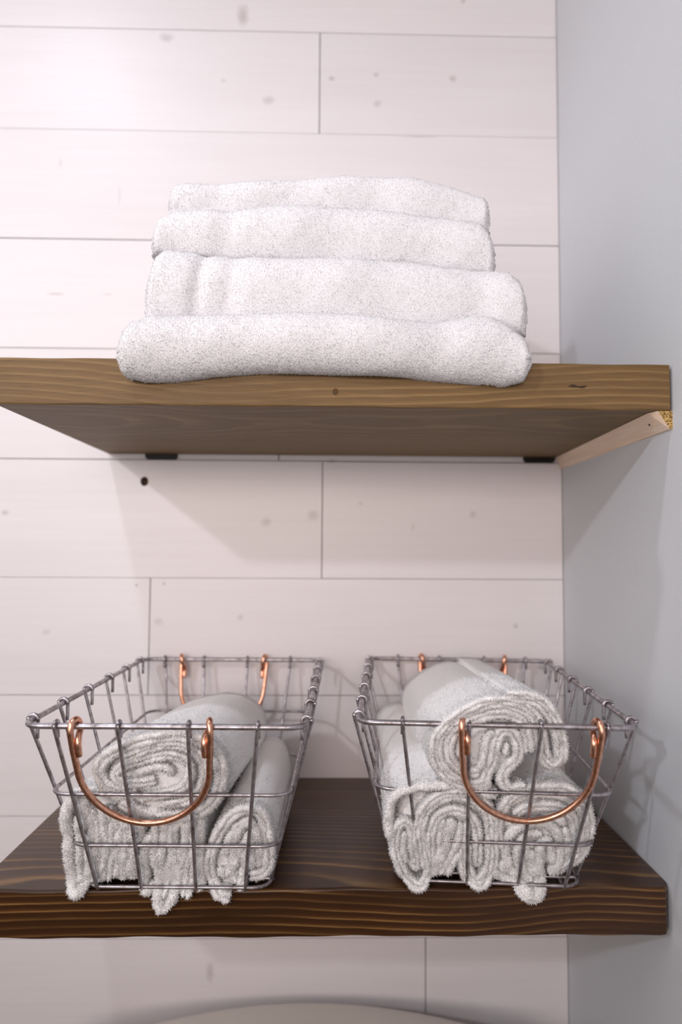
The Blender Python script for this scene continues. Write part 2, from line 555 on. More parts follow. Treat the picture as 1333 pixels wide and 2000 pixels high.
for v in bmk.verts:
    v.co = Vector((wx(-0.262) - 0.0095 + v.co.z, -0.262 + v.co.y, -0.0075 + v.co.x))
bm_obj('nail_head', bmk, M_black, cl)


def bracket(x0, x1, label):
    c = 0.0025
    # vertical tab on the wall with clipped lower corners, the upper leg runs under the board
    V, F = [], []
    out = [(x0, 0.0), (x0, -0.0038), (x0 + c, -0.0066), (x1 - c, -0.0066), (x1, -0.0038), (x1, 0.0)]
    for y in (-0.0034, -0.0002):
        V += [(x, y, z) for x, z in out]
    n = len(out)
    F = [tuple(range(n)), tuple(range(n, 2 * n))[::-1]] + [(i, i + n, (i + 1) % n + n, (i + 1) % n) for i in range(n)]
    o = mesh_obj('shelf_bracket', V, F, M_black, None, False)
    tag(o, label, 'bracket', 'black brackets under the upper shelf')


bracket(-0.5122, -0.4730, 'small black metal bracket tab under the upper shelf, above the dark knot hole')
bracket(-0.0490, -0.0100, 'small black metal bracket tab under the upper shelf, in the right corner by the cleat')

# ------------------------------------------------------------------ terry pile


def terry_pile(parent, V, tris, W, density, hmin, hmax, wid, name='terry_pile', lean=0.5, mat=None):
    """short pointed loops scattered on the triangles tris, W = weight per triangle"""
    V = np.asarray(V, float); T = np.asarray(tris, int)
    A, B, C = V[T[:, 0]], V[T[:, 1]], V[T[:, 2]]
    n = np.cross(B - A, C - A)
    ar = np.linalg.norm(n, axis=1) / 2
    nn = n / (2 * ar[:, None] + 1e-15)
    wgt = ar * W
    cnt = int(wgt.sum() * density)
    if cnt < 3: return None
    idx = rng.choice(len(T), cnt, p=wgt / wgt.sum())
    u = rng.random(cnt); v = rng.random(cnt)
    s = u + v > 1
    u[s] = 1 - u[s]; v[s] = 1 - v[s]
    P = A[idx] + (B - A)[idx] * u[:, None] + (C - A)[idx] * v[:, None]
    nr = nn[idx]
    d = nr + rng.normal(0, lean, (cnt, 3))
    d[:, 2] -= 0.15
    d /= np.linalg.norm(d, axis=1)[:, None]
    d = np.where(((d * nr).sum(1) < 0.15)[:, None], nr, d)
    h = rng.uniform(hmin, hmax, cnt)[:, None]
    t1 = np.cross(d, rng.normal(0, 1, (cnt, 3))); t1 /= np.linalg.norm(t1, axis=1)[:, None]
    t2 = np.cross(d, t1)
    r = wid * rng.uniform(0.7, 1.2, cnt)[:, None]
    base = P - nr * 0.0003
    mid = base + d * h * 0.6
    pts = np.empty((cnt, 4, 3))
    for k in range(3):
        a = 2 * math.pi * k / 3
        pts[:, k] = base + (t1 * math.cos(a) + t2 * math.sin(a)) * r + d * h * 0.1
    pts[:, 3] = base + d * h + rng.normal(0, 0.12, (cnt, 3)) * h
    me = bpy.data.meshes.new(name)
    me.vertices.add(cnt * 4)
    me.vertices.foreach_set('co', pts.reshape(-1))
    q = np.arange(cnt)[:, None] * 4
    f = np.concatenate([q + np.array([[0, 1, 3]]), q + np.array([[1, 2, 3]]), q + np.array([[2, 0, 3]])], 1).reshape(-1)
    me.loops.add(len(f))
    me.loops.foreach_set('vertex_index', f.astype(np.int32))
    me.polygons.add(cnt * 3)
    me.polygons.foreach_set('loop_start', (np.arange(cnt * 3) * 3).astype(np.int32))
    me.polygons.foreach_set('loop_total', np.full(cnt * 3, 3, np.int32))
    me.materials.append(mat or M_terry)
    me.update(calc_edges=True)
    me.validate()
    o = link(bpy.data.objects.new(name, me), parent)
    tag(o, kind='stuff')
    return o


def quads_to_tris(F):
    out = []
    for f in F:
        for k in range(1, len(f) - 1):
            out.append((f[0], f[k], f[k + 1]))
    return out


def fnoise(x, y, z, s, seed=0.0):
    """cheap smooth noise from sines"""
    return (np.sin(x * s + 1.3 * y * s + seed) * np.cos(z * s * 1.1 - y * s * .7 + seed * 2.1)
            + 0.6 * np.sin(2.1 * x * s - z * s * 1.9 + seed * 3.3) * np.cos(1.7 * y * s + seed)
            + 0.35 * np.sin(4.3 * z * s + 3.9 * x * s + seed * 1.7)) / 1.95


# ------------------------------------------------------------------ stack of folded towels


def folded_towel(label, yf, top, bot, base_z, depth_back, layers, seed, tuft_front, wrinkles=(), droop=False):
    """front nose at y = yf; top/bot are (x, z) height profiles of the visible front roll"""
    top = np.array(top); bot = np.array(bot)
    xl = max(top[0, 0], bot[0, 0]) ; xr = min(top[-1, 0], bot[-1, 0])
    xl = min(top[0, 0], bot[0, 0]); xr = max(top[-1, 0], bot[-1, 0])
    nx = 150
    # denser stations towards the rounded ends
    t = np.linspace(-1, 1, nx)
    t = np.sign(t) * (1 - (1 - np.abs(t)) ** 1.5)
    xs = (xl + xr) / 2 + t * (xr - xl) / 2
    zt = np.interp(xs, top[:, 0], top[:, 1])
    zb = np.interp(xs, bot[:, 0], bot[:, 1])
    nose, ntop = 22, 26
    V = []
    cx = (xl + xr) / 2
    hw = (xr - xl) / 2
    rows = 2 * ntop + nose
    for i, x in enumerate(xs):
        T, Bz = zt[i], zb[i]
        zm = (T + Bz) / 2
        th = max((T - Bz) / 2, 0.0015)
        th_b = th * 1.0
        s = abs(t[i])
        ends = max(0.0, (s - 0.955) / 0.045)
        yn = yf + 0.010 * ends ** 2 + 0.0018 * math.sin(x * 34 + seed) + 0.0010 * math.sin(x * 90 + seed * 2)
        for k in range(rows):
            if k < ntop:                      # bottom, from the back to the front
                f = k / ntop
                y = depth_back + (yn + th - depth_back) * f
                z = Bz
                back = 1 - f
                nose_a = None
            elif k < ntop + nose:
                a = -math.pi / 2 + math.pi * (k - ntop) / (nose - 1)
                ca = max(math.cos(a), 0.0)
                y = yn + th - th * 0.95 * (ca ** 0.85 if a > 0 or droop else ca ** 0.4)
                z = zm + th * math.sin(a)
                back = 0
            else:
                f = 1 - (k - ntop - nose + 1) / ntop
                y = depth_back + (yn + th - depth_back) * f
                z = T
                back = 1 - f
            # the drooping lip only hangs in front of the board
            if y > -0.284:
                z = max(z, base_z(x))
            z -= (z - base_z(x)) * 0.10 * max(0, back) if z > base_z(x) else 0
            # side grooves between the folded layers
            zz = (z - Bz) / max(T - Bz, 1e-4)
            g = 0.0
            if s > 0.93 and layers > 1:
                g = 0.004 * (abs(math.sin(math.pi * layers * min(max(zz, 0), 1))) - 0.7) * (s - 0.93) / 0.07
            xx = x + math.copysign(g, x - cx)
            V.append((xx, y, z))
    V = np.array(V)
    # soft dents and creases of the terry
    D = fnoise(V[:, 0], V[:, 1], V[:, 2], 55, seed) * 0.0008 + fnoise(V[:, 0], V[:, 1], V[:, 2], 150, seed + 2) * 0.0004
    front = (V[:, 1] < yf + 0.05)
    V[:, 1] -= D
    for wx0, amp, wd in wrinkles:
        V[:, 1] += np.where(front, amp * np.exp(-((V[:, 0] - wx0 - 0.12 * (V[:, 2] - zb.mean())) / wd) ** 2), 0)
    F = []
    for i in range(nx - 1):
        for k in range(rows):
            k2 = (k + 1) % rows
            F.append((i * rows + k, (i + 1) * rows + k, (i + 1) * rows + k2, i * rows + k2))
    F.append(tuple(range(rows))); F.append(tuple(range((nx - 1) * rows, nx * rows))[::-1])
    root = empty('folded_towel', (cx, yf + 0.1, base_z(cx)))
    off = np.array(root.location)
    Vl = V - off
    o = mesh_obj('cloth', Vl, F, M_terry, root)
    # pile on the front, the top lip and the sides
    tris, W = [], []
    for f in F[:-2]:
        c = V[list(f)].mean(0)
        w = 1.0 if c[1] < yf + 0.045 else (0.35 if c[1] < yf + 0.09 else 0.0)
        if abs((c[0] - cx) / hw) > 0.93: w = max(w, 0.8)
        if w > 0:
            for tr in ((f[0], f[1], f[2]), (f[0], f[2], f[3])):
                tris.append(tr); W.append(w)
    terry_pile(root, Vl, tris, np.array(W), tuft_front, 0.0008, 0.0017, 0.00038, lean=0.75)
    tag(root, label, 'towel', 'folded towels on the upper shelf')
    return top


flat = lambda z: (lambda x: z)


def over(top, dz=0.0004):
    return lambda x: float(np.interp(x, top[:, 0], top[:, 1])) * 1.0 + dz


T1 = [(-0.453, 0.0384), (-0.4507, 0.0545), (-0.445, 0.0634), (-0.4294, 0.0708), (-0.3861, 0.0714), (-0.3466, 0.0735), (-0.307, 0.0744), (-0.2672, 0.0721), (-0.2353, 0.0685), (-0.2034, 0.0689), (-0.1753, 0.0741), (-0.1593, 0.0743), (-0.1473, 0.0672), (-0.1353, 0.0543), (-0.1307, 0.0382)]
B1 = [(-0.4530, 0.0345), (-0.4505, 0.0230), (-0.4459, 0.0194), (-0.4361, 0.0175), (-0.4088, 0.019), (-0.3853, 0.0224), (-0.346, 0.0261), (-0.3066, 0.0257), (-0.267, 0.0246), (-0.2273, 0.0234), (-0.1875, 0.0202), (-0.1477, 0.0174), (-0.1357, 0.02), (-0.1307, 0.0341)]
T2 = [(-0.4400, 0.0980), (-0.4382, 0.1145), (-0.4336, 0.1316), (-0.4275, 0.1382), (-0.4087, 0.1363), (-0.3794, 0.1333), (-0.3418, 0.1304), (-0.3082, 0.1301), (-0.2662, 0.1315), (-0.2241, 0.1304), (-0.1903, 0.1245), (-0.1564, 0.1219), (-0.1395, 0.1196), (-0.1311, 0.1102), (-0.127, 0.0931)]
B2 = [(-0.4400, 0.0690), (-0.4294, 0.0690), (-0.3861, 0.0700), (-0.307, 0.0728), (-0.2353, 0.0668), (-0.2034, 0.0670), (-0.1593, 0.0700), (-0.1400, 0.0650), (-0.1270, 0.0640)]
T3 = [(-0.4405, 0.1525), (-0.4343, 0.1681), (-0.4216, 0.1763), (-0.3957, 0.1768), (-0.3655, 0.179), (-0.3352, 0.1831), (-0.3005, 0.185), (-0.2657, 0.1829), (-0.222, 0.1782), (-0.1783, 0.1722), (-0.1608, 0.1694), (-0.1543, 0.1614), (-0.1487, 0.1481)]
B3 = [(-0.4405, 0.1365), (-0.4275, 0.1365), (-0.3794, 0.1315), (-0.3082, 0.1285), (-0.2241, 0.1288), (-0.1903, 0.1228), (-0.1564, 0.1203), (-0.1487, 0.1195)]
T4 = [(-0.4303, 0.1888), (-0.4296, 0.2003), (-0.4217, 0.2064), (-0.3905, 0.2079), (-0.3548, 0.2108), (-0.31, 0.2148), (-0.265, 0.2193), (-0.2199, 0.2177), (-0.1837, 0.2104), (-0.1611, 0.2015), (-0.1498, 0.1971), (-0.1485, 0.1795)]
B4 = [(-0.4303, 0.1755), (-0.3957, 0.1752), (-0.3352, 0.1815), (-0.3005, 0.1834), (-0.222, 0.1766), (-0.1783, 0.1706), (-0.1485, 0.1680)]
a1 = folded_towel('white terry towel at the bottom of the stack, sagging over the shelf edge', -0.313, T1, B1, flat(0.0385), -0.03, 2, 1.0, 1.6e6,
                  ((-0.205, 0.004, 0.02), (-0.40, 0.002, 0.02)), True)
a2 = folded_towel('thick white folded towel, second from the bottom of the stack', -0.288, T2, B2, over(a1, -0.001), -0.035, 3, 2.3, 1.2e6,
                  ((-0.402, 0.005, 0.006), (-0.375, 0.003, 0.008), (-0.168, 0.003, 0.012)))
a3 = folded_towel('white folded towel, second from the top of the stack, arched in the middle', -0.271, T3, B3, over(a2, -0.001), -0.035, 3, 4.1, 1.1e6,
                  ((-0.38, 0.004, 0.012), (-0.20, 0.002, 0.02)))
a4 = folded_towel('thin white folded towel on the very top of the stack', -0.253, T4, B4, over(a3, -0.001), -0.04, 2, 5.7, 1.0e6,
                  ((-0.39, 0.002, 0.015), (-0.25, 0.002, 0.02)))


# ------------------------------------------------------------------ rolled washcloths
ROLLS={"LL":{"core":[[-0.4886,-0.3229],[-0.4829,-0.3073],[-0.4708,-0.3016],[-0.4556,-0.3042],[-0.4429,-0.314],[-0.4379,-0.332],[-0.4394,-0.3693],[-0.4419,-0.3798],[-0.4607,-0.3778],[-0.4752,-0.3811],[-0.4878,-0.3859],[-0.4924,-0.3835],[-0.4913,-0.3596],[-0.4891,-0.341]],"s":[[0.0071,1,1,[[-0.4801,-0.3342],[-0.4758,-0.3229],[-0.4775,-0.3104],[-0.4829,-0.3068],[-0.4887,-0.3139],[-0.4919,-0.3273],[-0.492,-0.3456],[-0.493,-0.3643],[-0.4923,-0.3825],[-0.4874,-0.3888],[-0.4814,-0.3825],[-0.4777,-0.3668],[-0.4777,-0.348],[-0.4801,-0.3411]]],[0.0059,1,1,[[-0.4886,-0.3161],[-0.4817,-0.3029],[-0.4713,-0.2998],[-0.4553,-0.3016],[-0.4408,-0.3113],[-0.435,-0.3257],[-0.4374,-0.3458]]],[0.0047,1,0,[[-0.4824,-0.3229],[-0.4832,-0.341],[-0.4845,-0.3596],[-0.4858,-0.3748]]],[0.0059,1,0,[[-0.4768,-0.3811],[-0.4734,-0.3644],[-0.4718,-0.3411],[-0.4722,-0.3229],[-0.4736,-0.3139]]],[0.0087,2,0,[[-0.4728,-0.3811],[-0.4686,-0.3644],[-0.466,-0.3457],[-0.4657,-0.3274],[-0.4669,-0.3162]]],[0.0079,2,0,[[-0.4653,-0.3797],[-0.4622,-0.3645],[-0.46,-0.3457],[-0.4594,-0.3274],[-0.4612,-0.314]]],[0.0071,1,0,[[-0.4582,-0.3769],[-0.4562,-0.3645],[-0.4533,-0.3458],[-0.452,-0.3275],[-0.455,-0.314]]],[0.0067,1,0,[[-0.4529,-0.3807],[-0.451,-0.3645],[-0.4473,-0.3458],[-0.4458,-0.3284],[-0.4482,-0.3167]]],[0.0071,1,0,[[-0.4451,-0.3798],[-0.4446,-0.3645],[-0.4422,-0.3458],[-0.4404,-0.3298],[-0.443,-0.3185]]]]},"LC":{"core":[[-0.4283,-0.3505],[-0.4268,-0.3321],[-0.4222,-0.323],[-0.4065,-0.3222],[-0.3931,-0.3276],[-0.3924,-0.3506],[-0.3924,-0.3791],[-0.3986,-0.3888],[-0.4068,-0.3887],[-0.4153,-0.3936],[-0.4225,-0.3911],[-0.4288,-0.3838],[-0.4309,-0.3693]],"s":[[0.0063,1,1,[[-0.4249,-0.3694],[-0.4259,-0.3505],[-0.4276,-0.3412],[-0.4323,-0.3505],[-0.4342,-0.3693],[-0.4348,-0.3828],[-0.4312,-0.3876],[-0.4258,-0.3818]]],[0.0067,1,1,[[-0.4332,-0.323],[-0.4258,-0.3185],[-0.4163,-0.323],[-0.4165,-0.3413],[-0.421,-0.3599],[-0.423,-0.3766],[-0.4226,-0.3936],[-0.4186,-0.4005],[-0.413,-0.3966],[-0.4085,-0.3839],[-0.4057,-0.3647],[-0.4056,-0.3506]]],[0.0039,1,0,[[-0.4176,-0.3911],[-0.4149,-0.3766],[-0.4126,-0.3599],[-0.4109,-0.3413],[-0.4114,-0.3253]]],[0.0051,1,1,[[-0.4101,-0.3647],[-0.4088,-0.3459],[-0.4086,-0.3358],[-0.4042,-0.3285],[-0.4,-0.3321],[-0.4005,-0.3459],[-0.4048,-0.3694]]],[0.0087,2,1,[[-0.4004,-0.3907],[-0.3983,-0.3695],[-0.3969,-0.346],[-0.3954,-0.3276],[-0.3978,-0.3213]]],[0.0071,1,1,[[-0.3899,-0.3869],[-0.3902,-0.3695],[-0.3898,-0.346],[-0.3889,-0.3299],[-0.3907,-0.3208]]],[0.0047,1,0,[[-0.4222,-0.323],[-0.4236,-0.3412],[-0.4242,-0.3646]]]]},"LR":{"core":[[-0.3791,-0.3648],[-0.3742,-0.346],[-0.3655,-0.3286],[-0.3515,-0.3214],[-0.3414,-0.325],[-0.3378,-0.3415],[-0.3367,-0.365],[-0.3409,-0.3721],[-0.3512,-0.3754],[-0.3617,-0.3865],[-0.3738,-0.3816]],"s":[[0.0067,1,1,[[-0.3741,-0.3696],[-0.3707,-0.3753],[-0.3644,-0.3696],[-0.3598,-0.3564],[-0.3562,-0.3452]]],[0.0079,2,1,[[-0.3652,-0.3914],[-0.3749,-0.3879],[-0.3816,-0.3753],[-0.3823,-0.3638],[-0.3779,-0.3483],[-0.3709,-0.3331],[-0.3613,-0.3214],[-0.3506,-0.3169],[-0.3412,-0.3205],[-0.3364,-0.3332],[-0.3348,-0.3518],[-0.336,-0.3688],[-0.3431,-0.3764],[-0.3508,-0.3774]]],[0.0063,1,1,[[-0.3577,-0.3866],[-0.3555,-0.3697],[-0.3532,-0.3508],[-0.3512,-0.3369]]],[0.0071,1,0,[[-0.3626,-0.3658],[-0.3637,-0.3531],[-0.3591,-0.3368],[-0.3525,-0.3277],[-0.3471,-0.3314],[-0.343,-0.3438],[-0.3423,-0.3602],[-0.3449,-0.3688]]],[0.0055,1,0,[[-0.3624,-0.3822],[-0.362,-0.372]]],[0.0059,1,0,[[-0.3703,-0.3577],[-0.3658,-0.3437],[-0.3589,-0.3295]]],[0.0047,1,0,[[-0.349,-0.3697],[-0.3478,-0.3555],[-0.3481,-0.3415]]]]},"LT":{"core":[[-0.4599,-0.2899],[-0.4565,-0.2749],[-0.4364,-0.2615],[-0.4096,-0.2548],[-0.3853,-0.2581],[-0.3746,-0.2707],[-0.3737,-0.2921],[-0.3844,-0.3119],[-0.4102,-0.3194],[-0.4369,-0.3118],[-0.4533,-0.3007]],"s":[[0.0087,2,1,[[-0.4348,-0.2964],[-0.4493,-0.2986],[-0.4597,-0.2912],[-0.4607,-0.2783],[-0.4462,-0.2656],[-0.421,-0.2565],[-0.3983,-0.254],[-0.3791,-0.2615],[-0.37,-0.2784],[-0.3726,-0.3009],[-0.3859,-0.3177],[-0.4105,-0.323],[-0.4336,-0.3185],[-0.4477,-0.3104]]],[0.0071,2,0,[[-0.4198,-0.2912],[-0.4392,-0.2938],[-0.4494,-0.2877],[-0.4433,-0.2792],[-0.4222,-0.2724],[-0.405,-0.2699],[-0.3936,-0.2775],[-0.3953,-0.2921],[-0.409,-0.3017],[-0.4325,-0.3052]]],[0.0055,1,0,[[-0.4338,-0.2843],[-0.419,-0.28],[-0.4091,-0.2809],[-0.4081,-0.2878]]],[0.0063,2,0,[[-0.4412,-0.2724],[-0.4177,-0.2631],[-0.3951,-0.2631],[-0.3828,-0.2749],[-0.3833,-0.2921],[-0.3931,-0.307],[-0.4136,-0.3123]]]]},"RL":{"core":[[-0.2339,-0.3465],[-0.2349,-0.3235],[-0.2276,-0.3078],[-0.2103,-0.3011],[-0.1866,-0.3021],[-0.168,-0.3124],[-0.1612,-0.3328],[-0.1576,-0.3657],[-0.1649,-0.3763],[-0.1756,-0.3704],[-0.1903,-0.3656],[-0.2023,-0.3703],[-0.2163,-0.3775],[-0.2248,-0.3702]],"s":[[0.0067,2,1,[[-0.2165,-0.3655],[-0.2205,-0.3489],[-0.222,-0.335],[-0.2279,-0.3281],[-0.2333,-0.3326],[-0.2347,-0.3488],[-0.2302,-0.3678],[-0.2214,-0.3819],[-0.213,-0.3848],[-0.2069,-0.3761],[-0.2045,-0.3608]]],[0.0055,1,1,[[-0.2385,-0.3442],[-0.2404,-0.3235],[-0.2382,-0.3082],[-0.2291,-0.3002],[-0.2124,-0.2972],[-0.1929,-0.2968],[-0.1769,-0.3003]]],[0.0103,3,1,[[-0.2109,-0.3703],[-0.2147,-0.3513],[-0.2164,-0.335],[-0.2125,-0.3181],[-0.2013,-0.3065],[-0.1857,-0.3038],[-0.1694,-0.3101],[-0.1601,-0.326],[-0.1575,-0.3468],[-0.1564,-0.3696],[-0.1644,-0.3831],[-0.1738,-0.3782],[-0.1782,-0.3632],[-0.1784,-0.349]]],[0.0071,2,0,[[-0.2042,-0.3655],[-0.2069,-0.3466],[-0.2047,-0.329],[-0.1965,-0.319],[-0.1834,-0.3191],[-0.1737,-0.3264],[-0.1693,-0.3421],[-0.1674,-0.3657]]],[0.0095,1,0,[[-0.2035,-0.3776],[-0.2001,-0.3655],[-0.1961,-0.3513],[-0.193,-0.3373],[-0.1906,-0.3254]]],[0.0103,2,1,[[-0.1942,-0.3762],[-0.1903,-0.3656],[-0.1842,-0.3533],[-0.1818,-0.342],[-0.1815,-0.3291]]],[0.0047,1,0,[[-0.2003,-0.349],[-0.1995,-0.335],[-0.1969,-0.3259]]],[0.0047,1,0,[[-0.2259,-0.3654],[-0.2277,-0.3512],[-0.2283,-0.3372]]]]},"RR":{"core":[[-0.1511,-0.3237],[-0.1468,-0.3057],[-0.1319,-0.2968],[-0.1087,-0.2934],[-0.0913,-0.3058],[-0.0842,-0.3239],[-0.0821,-0.3517],[-0.0956,-0.3684],[-0.1118,-0.3707],[-0.1227,-0.3853],[-0.1354,-0.3828],[-0.1464,-0.3754],[-0.1511,-0.3468]],"s":[[0.0071,2,1,[[-0.1063,-0.3756],[-0.0979,-0.3698],[-0.0852,-0.3593],[-0.0812,-0.3461],[-0.0826,-0.3239],[-0.0912,-0.3067],[-0.106,-0.2991],[-0.124,-0.2977],[-0.1431,-0.3039],[-0.1518,-0.3169],[-0.1539,-0.3328],[-0.1514,-0.3515]]],[0.0067,1,1,[[-0.1463,-0.3764],[-0.1428,-0.3658],[-0.1463,-0.3543],[-0.1437,-0.3394],[-0.1325,-0.3301],[-0.1165,-0.3293],[-0.1052,-0.3399],[-0.1013,-0.3555],[-0.1036,-0.3708],[-0.1079,-0.3765]]],[0.0071,2,0,[[-0.0897,-0.3564],[-0.0913,-0.3377],[-0.0973,-0.322],[-0.1101,-0.3147],[-0.1301,-0.3147],[-0.1421,-0.3219]]],[0.0103,1,1,[[-0.1544,-0.3734],[-0.1467,-0.3764],[-0.138,-0.3813],[-0.1299,-0.3882],[-0.1228,-0.3922],[-0.1175,-0.3873],[-0.1178,-0.3765],[-0.1231,-0.3659],[-0.1275,-0.3544]]],[0.0095,1,0,[[-0.1494,-0.3657],[-0.1407,-0.3706],[-0.1325,-0.3784]]],[0.0079,1,0,[[-0.1292,-0.3784],[-0.1231,-0.3813]]],[0.0051,1,0,[[-0.1269,-0.3843],[-0.1335,-0.3764],[-0.1365,-0.3629],[-0.1355,-0.3478],[-0.1291,-0.3394],[-0.1186,-0.3394]]],[0.0055,1,0,[[-0.1144,-0.3775],[-0.1176,-0.363],[-0.1183,-0.3497],[-0.1131,-0.345],[-0.1086,-0.3554],[-0.1074,-0.3659]]],[0.0055,1,0,[[-0.0951,-0.366],[-0.0966,-0.347],[-0.1006,-0.3339]]],[0.0059,1,0,[[-0.086,-0.347],[-0.0878,-0.3239],[-0.0936,-0.313]]]]},"RT":{"core":[[-0.2001,-0.2751],[-0.2026,-0.2602],[-0.1961,-0.2477],[-0.1817,-0.2374],[-0.1613,-0.2325],[-0.142,-0.2374],[-0.1334,-0.2539],[-0.1428,-0.2666],[-0.1546,-0.2859],[-0.1718,-0.2902],[-0.1878,-0.2858]],"s":[[0.0095,3,1,[[-0.1638,-0.2924],[-0.1772,-0.2959],[-0.1934,-0.2889],[-0.2048,-0.2751],[-0.2065,-0.2581],[-0.1997,-0.2457],[-0.1857,-0.2342],[-0.1675,-0.2269],[-0.1484,-0.2293],[-0.135,-0.2382],[-0.1288,-0.2539],[-0.1247,-0.27],[-0.1168,-0.2777],[-0.1113,-0.2717],[-0.1142,-0.2539],[-0.1222,-0.2374],[-0.1317,-0.2268],[-0.1442,-0.2228],[-0.1566,-0.2228]]],[0.0079,2,0,[[-0.1723,-0.2846],[-0.186,-0.2828],[-0.1957,-0.2716],[-0.1966,-0.2573],[-0.1886,-0.2465],[-0.1741,-0.2382],[-0.1573,-0.2358],[-0.1438,-0.2415],[-0.1387,-0.2539],[-0.1358,-0.2674]]],[0.0059,1,0,[[-0.1789,-0.2742],[-0.187,-0.2691],[-0.1874,-0.2581],[-0.1796,-0.2498],[-0.1697,-0.2456]]],[0.0079,2,1,[[-0.1569,-0.3039],[-0.1671,-0.3003],[-0.1673,-0.288],[-0.1633,-0.2751],[-0.1619,-0.2602],[-0.1582,-0.2506],[-0.1505,-0.2514],[-0.145,-0.2606],[-0.1446,-0.2725],[-0.1512,-0.2802],[-0.1538,-0.2902],[-0.1475,-0.299],[-0.1359,-0.2968]]],[0.0047,1,0,[[-0.1725,-0.2815],[-0.1703,-0.2708],[-0.169,-0.2581],[-0.1651,-0.2498]]],[0.0036,1,0,[[-0.1541,-0.27],[-0.1535,-0.2602]]]]}}


def yslant(z):
    t = min(max((z - SH + 0.004) / 0.014, 0.0), 1.0)
    t = t * t * (3 - 2 * t)
    return (-0.2755) * (1 - t) + min(-0.2650 - 0.380 * (z - SH), -0.2680) * t


def zfloor(z, yy):
    return max(z, SH + 0.0042 - max(0.0, -0.2690 - yy) / 0.006 * 0.026)


def strip_mesh(pts, width, length, d, lift, amp, seed, closed_back=True):
    """one layer of cloth: centre line pts (x, z) drawn back along direction d"""
    C = catmull(pts, 7)
    # resample
    seg = np.r_[0, np.cumsum(np.linalg.norm(np.diff(C, axis=0), axis=1))]
    n = max(8, int(seg[-1] / 0.0016))
    s = np.linspace(0, seg[-1], n)
    C = np.c_[np.interp(s, seg, C[:, 0]), np.interp(s, seg, C[:, 1])]
    T = np.gradient(C, axis=0); T /= np.linalg.norm(T, axis=1)[:, None] + 1e-12
    Nn = np.c_[-T[:, 1], T[:, 0]]
    e = np.minimum(s, seg[-1] - s)
    hw = width / 2 * np.sqrt(np.clip(1 - (1 - np.clip(e / (width / 2), 0, 1)) ** 2, 0.02, 1))
    ys = [0.003, 0.007, 0.014] + ([length * q for q in (0.12, 0.22, 0.34, 0.46, 0.58, 0.70, 0.82, 0.92, 1.0)] if length > 0.05 else [length])
    nose = 5
    ring = []
    for y in reversed(ys): ring.append((1.0, y))
    for k in range(nose):
        a = math.pi * (k + 0.5) / nose
        ring.append((math.cos(a), 0.003 - 0.0026 * math.sin(a)))
    for y in ys: ring.append((-1.0, y))
    m = len(ring)
    V = np.empty((n * m, 3))
    dy0 = amp * np.sin(s * 190 + seed) + amp * 0.6 * np.sin(s * 420 + seed * 3)
    for i in range(n):
        y0 = yslant(C[i, 1]) + dy0[i]
        for k, (q, y) in enumerate(ring):
            shrink = 1.0
            if length > 0.05 and y > length * 0.9: shrink = 0.75
            x = C[i, 0] + Nn[i, 0] * hw[i] * q * shrink + d[0] * y
            z = C[i, 1] + Nn[i, 1] * hw[i] * q * shrink + d[1] * y
            yy = y0 + y
            z = zfloor(z, yy)
            V[i * m + k] = (x, yy, z)
    F = []
    for i in range(n - 1):
        for k in range(m - 1):
            F.append((i * m + k, (i + 1) * m + k, (i + 1) * m + k + 1, i * m + k + 1))
        F.append((i * m + m - 1, (i + 1) * m + m - 1, (i + 1) * m, i * m))
    F.append(tuple(range(m))); F.append(tuple(range((n - 1) * m, n * m))[::-1])
    D = fnoise(V[:, 0], V[:, 1], V[:, 2], 120, seed) * 0.0005
    V += D[:, None]
    return V, F


def core_mesh(pts, length, d, start=0.0062):
    C = catmull(pts, 5, True)
    n = len(C)
    c = C.mean(0)
    V, F = [], []
    st = [(start, 0.86), (start + 0.003, 0.93)] + [(length * q, 1.0) for q in (0.15, 0.3, 0.45, 0.6, 0.75, 0.88)] + [(length * 0.97, 0.97), (length, 0.8)]
    for y, sc in st:
        for p in C:
            q = c + (p - c) * sc
            yy = yslant(p[1]) * 0.7 + yslant(c[1]) * 0.3 + y
            bulge = 0.0012 * math.sin(yy * 60 + p[0] * 80)
            V.append((q[0] + d[0] * y + bulge, yy, max(q[1] + d[1] * y + bulge, SH + 0.0044)))
    for i in range(len(st) - 1):
        for k in range(n):
            F.append((i * n + k, (i + 1) * n + k, (i + 1) * n + (k + 1) % n, i * n + (k + 1) % n))
    F.append(tuple(range(n))); F.append(tuple(range((len(st) - 1) * n, len(st) * n))[::-1])
    return np.array(V), F


def fix_normals(me):
    bm = bmesh.new(); bm.from_mesh(me)
    bmesh.ops.recalc_face_normals(bm, faces=bm.faces)
    bm.to_mesh(me); bm.free()


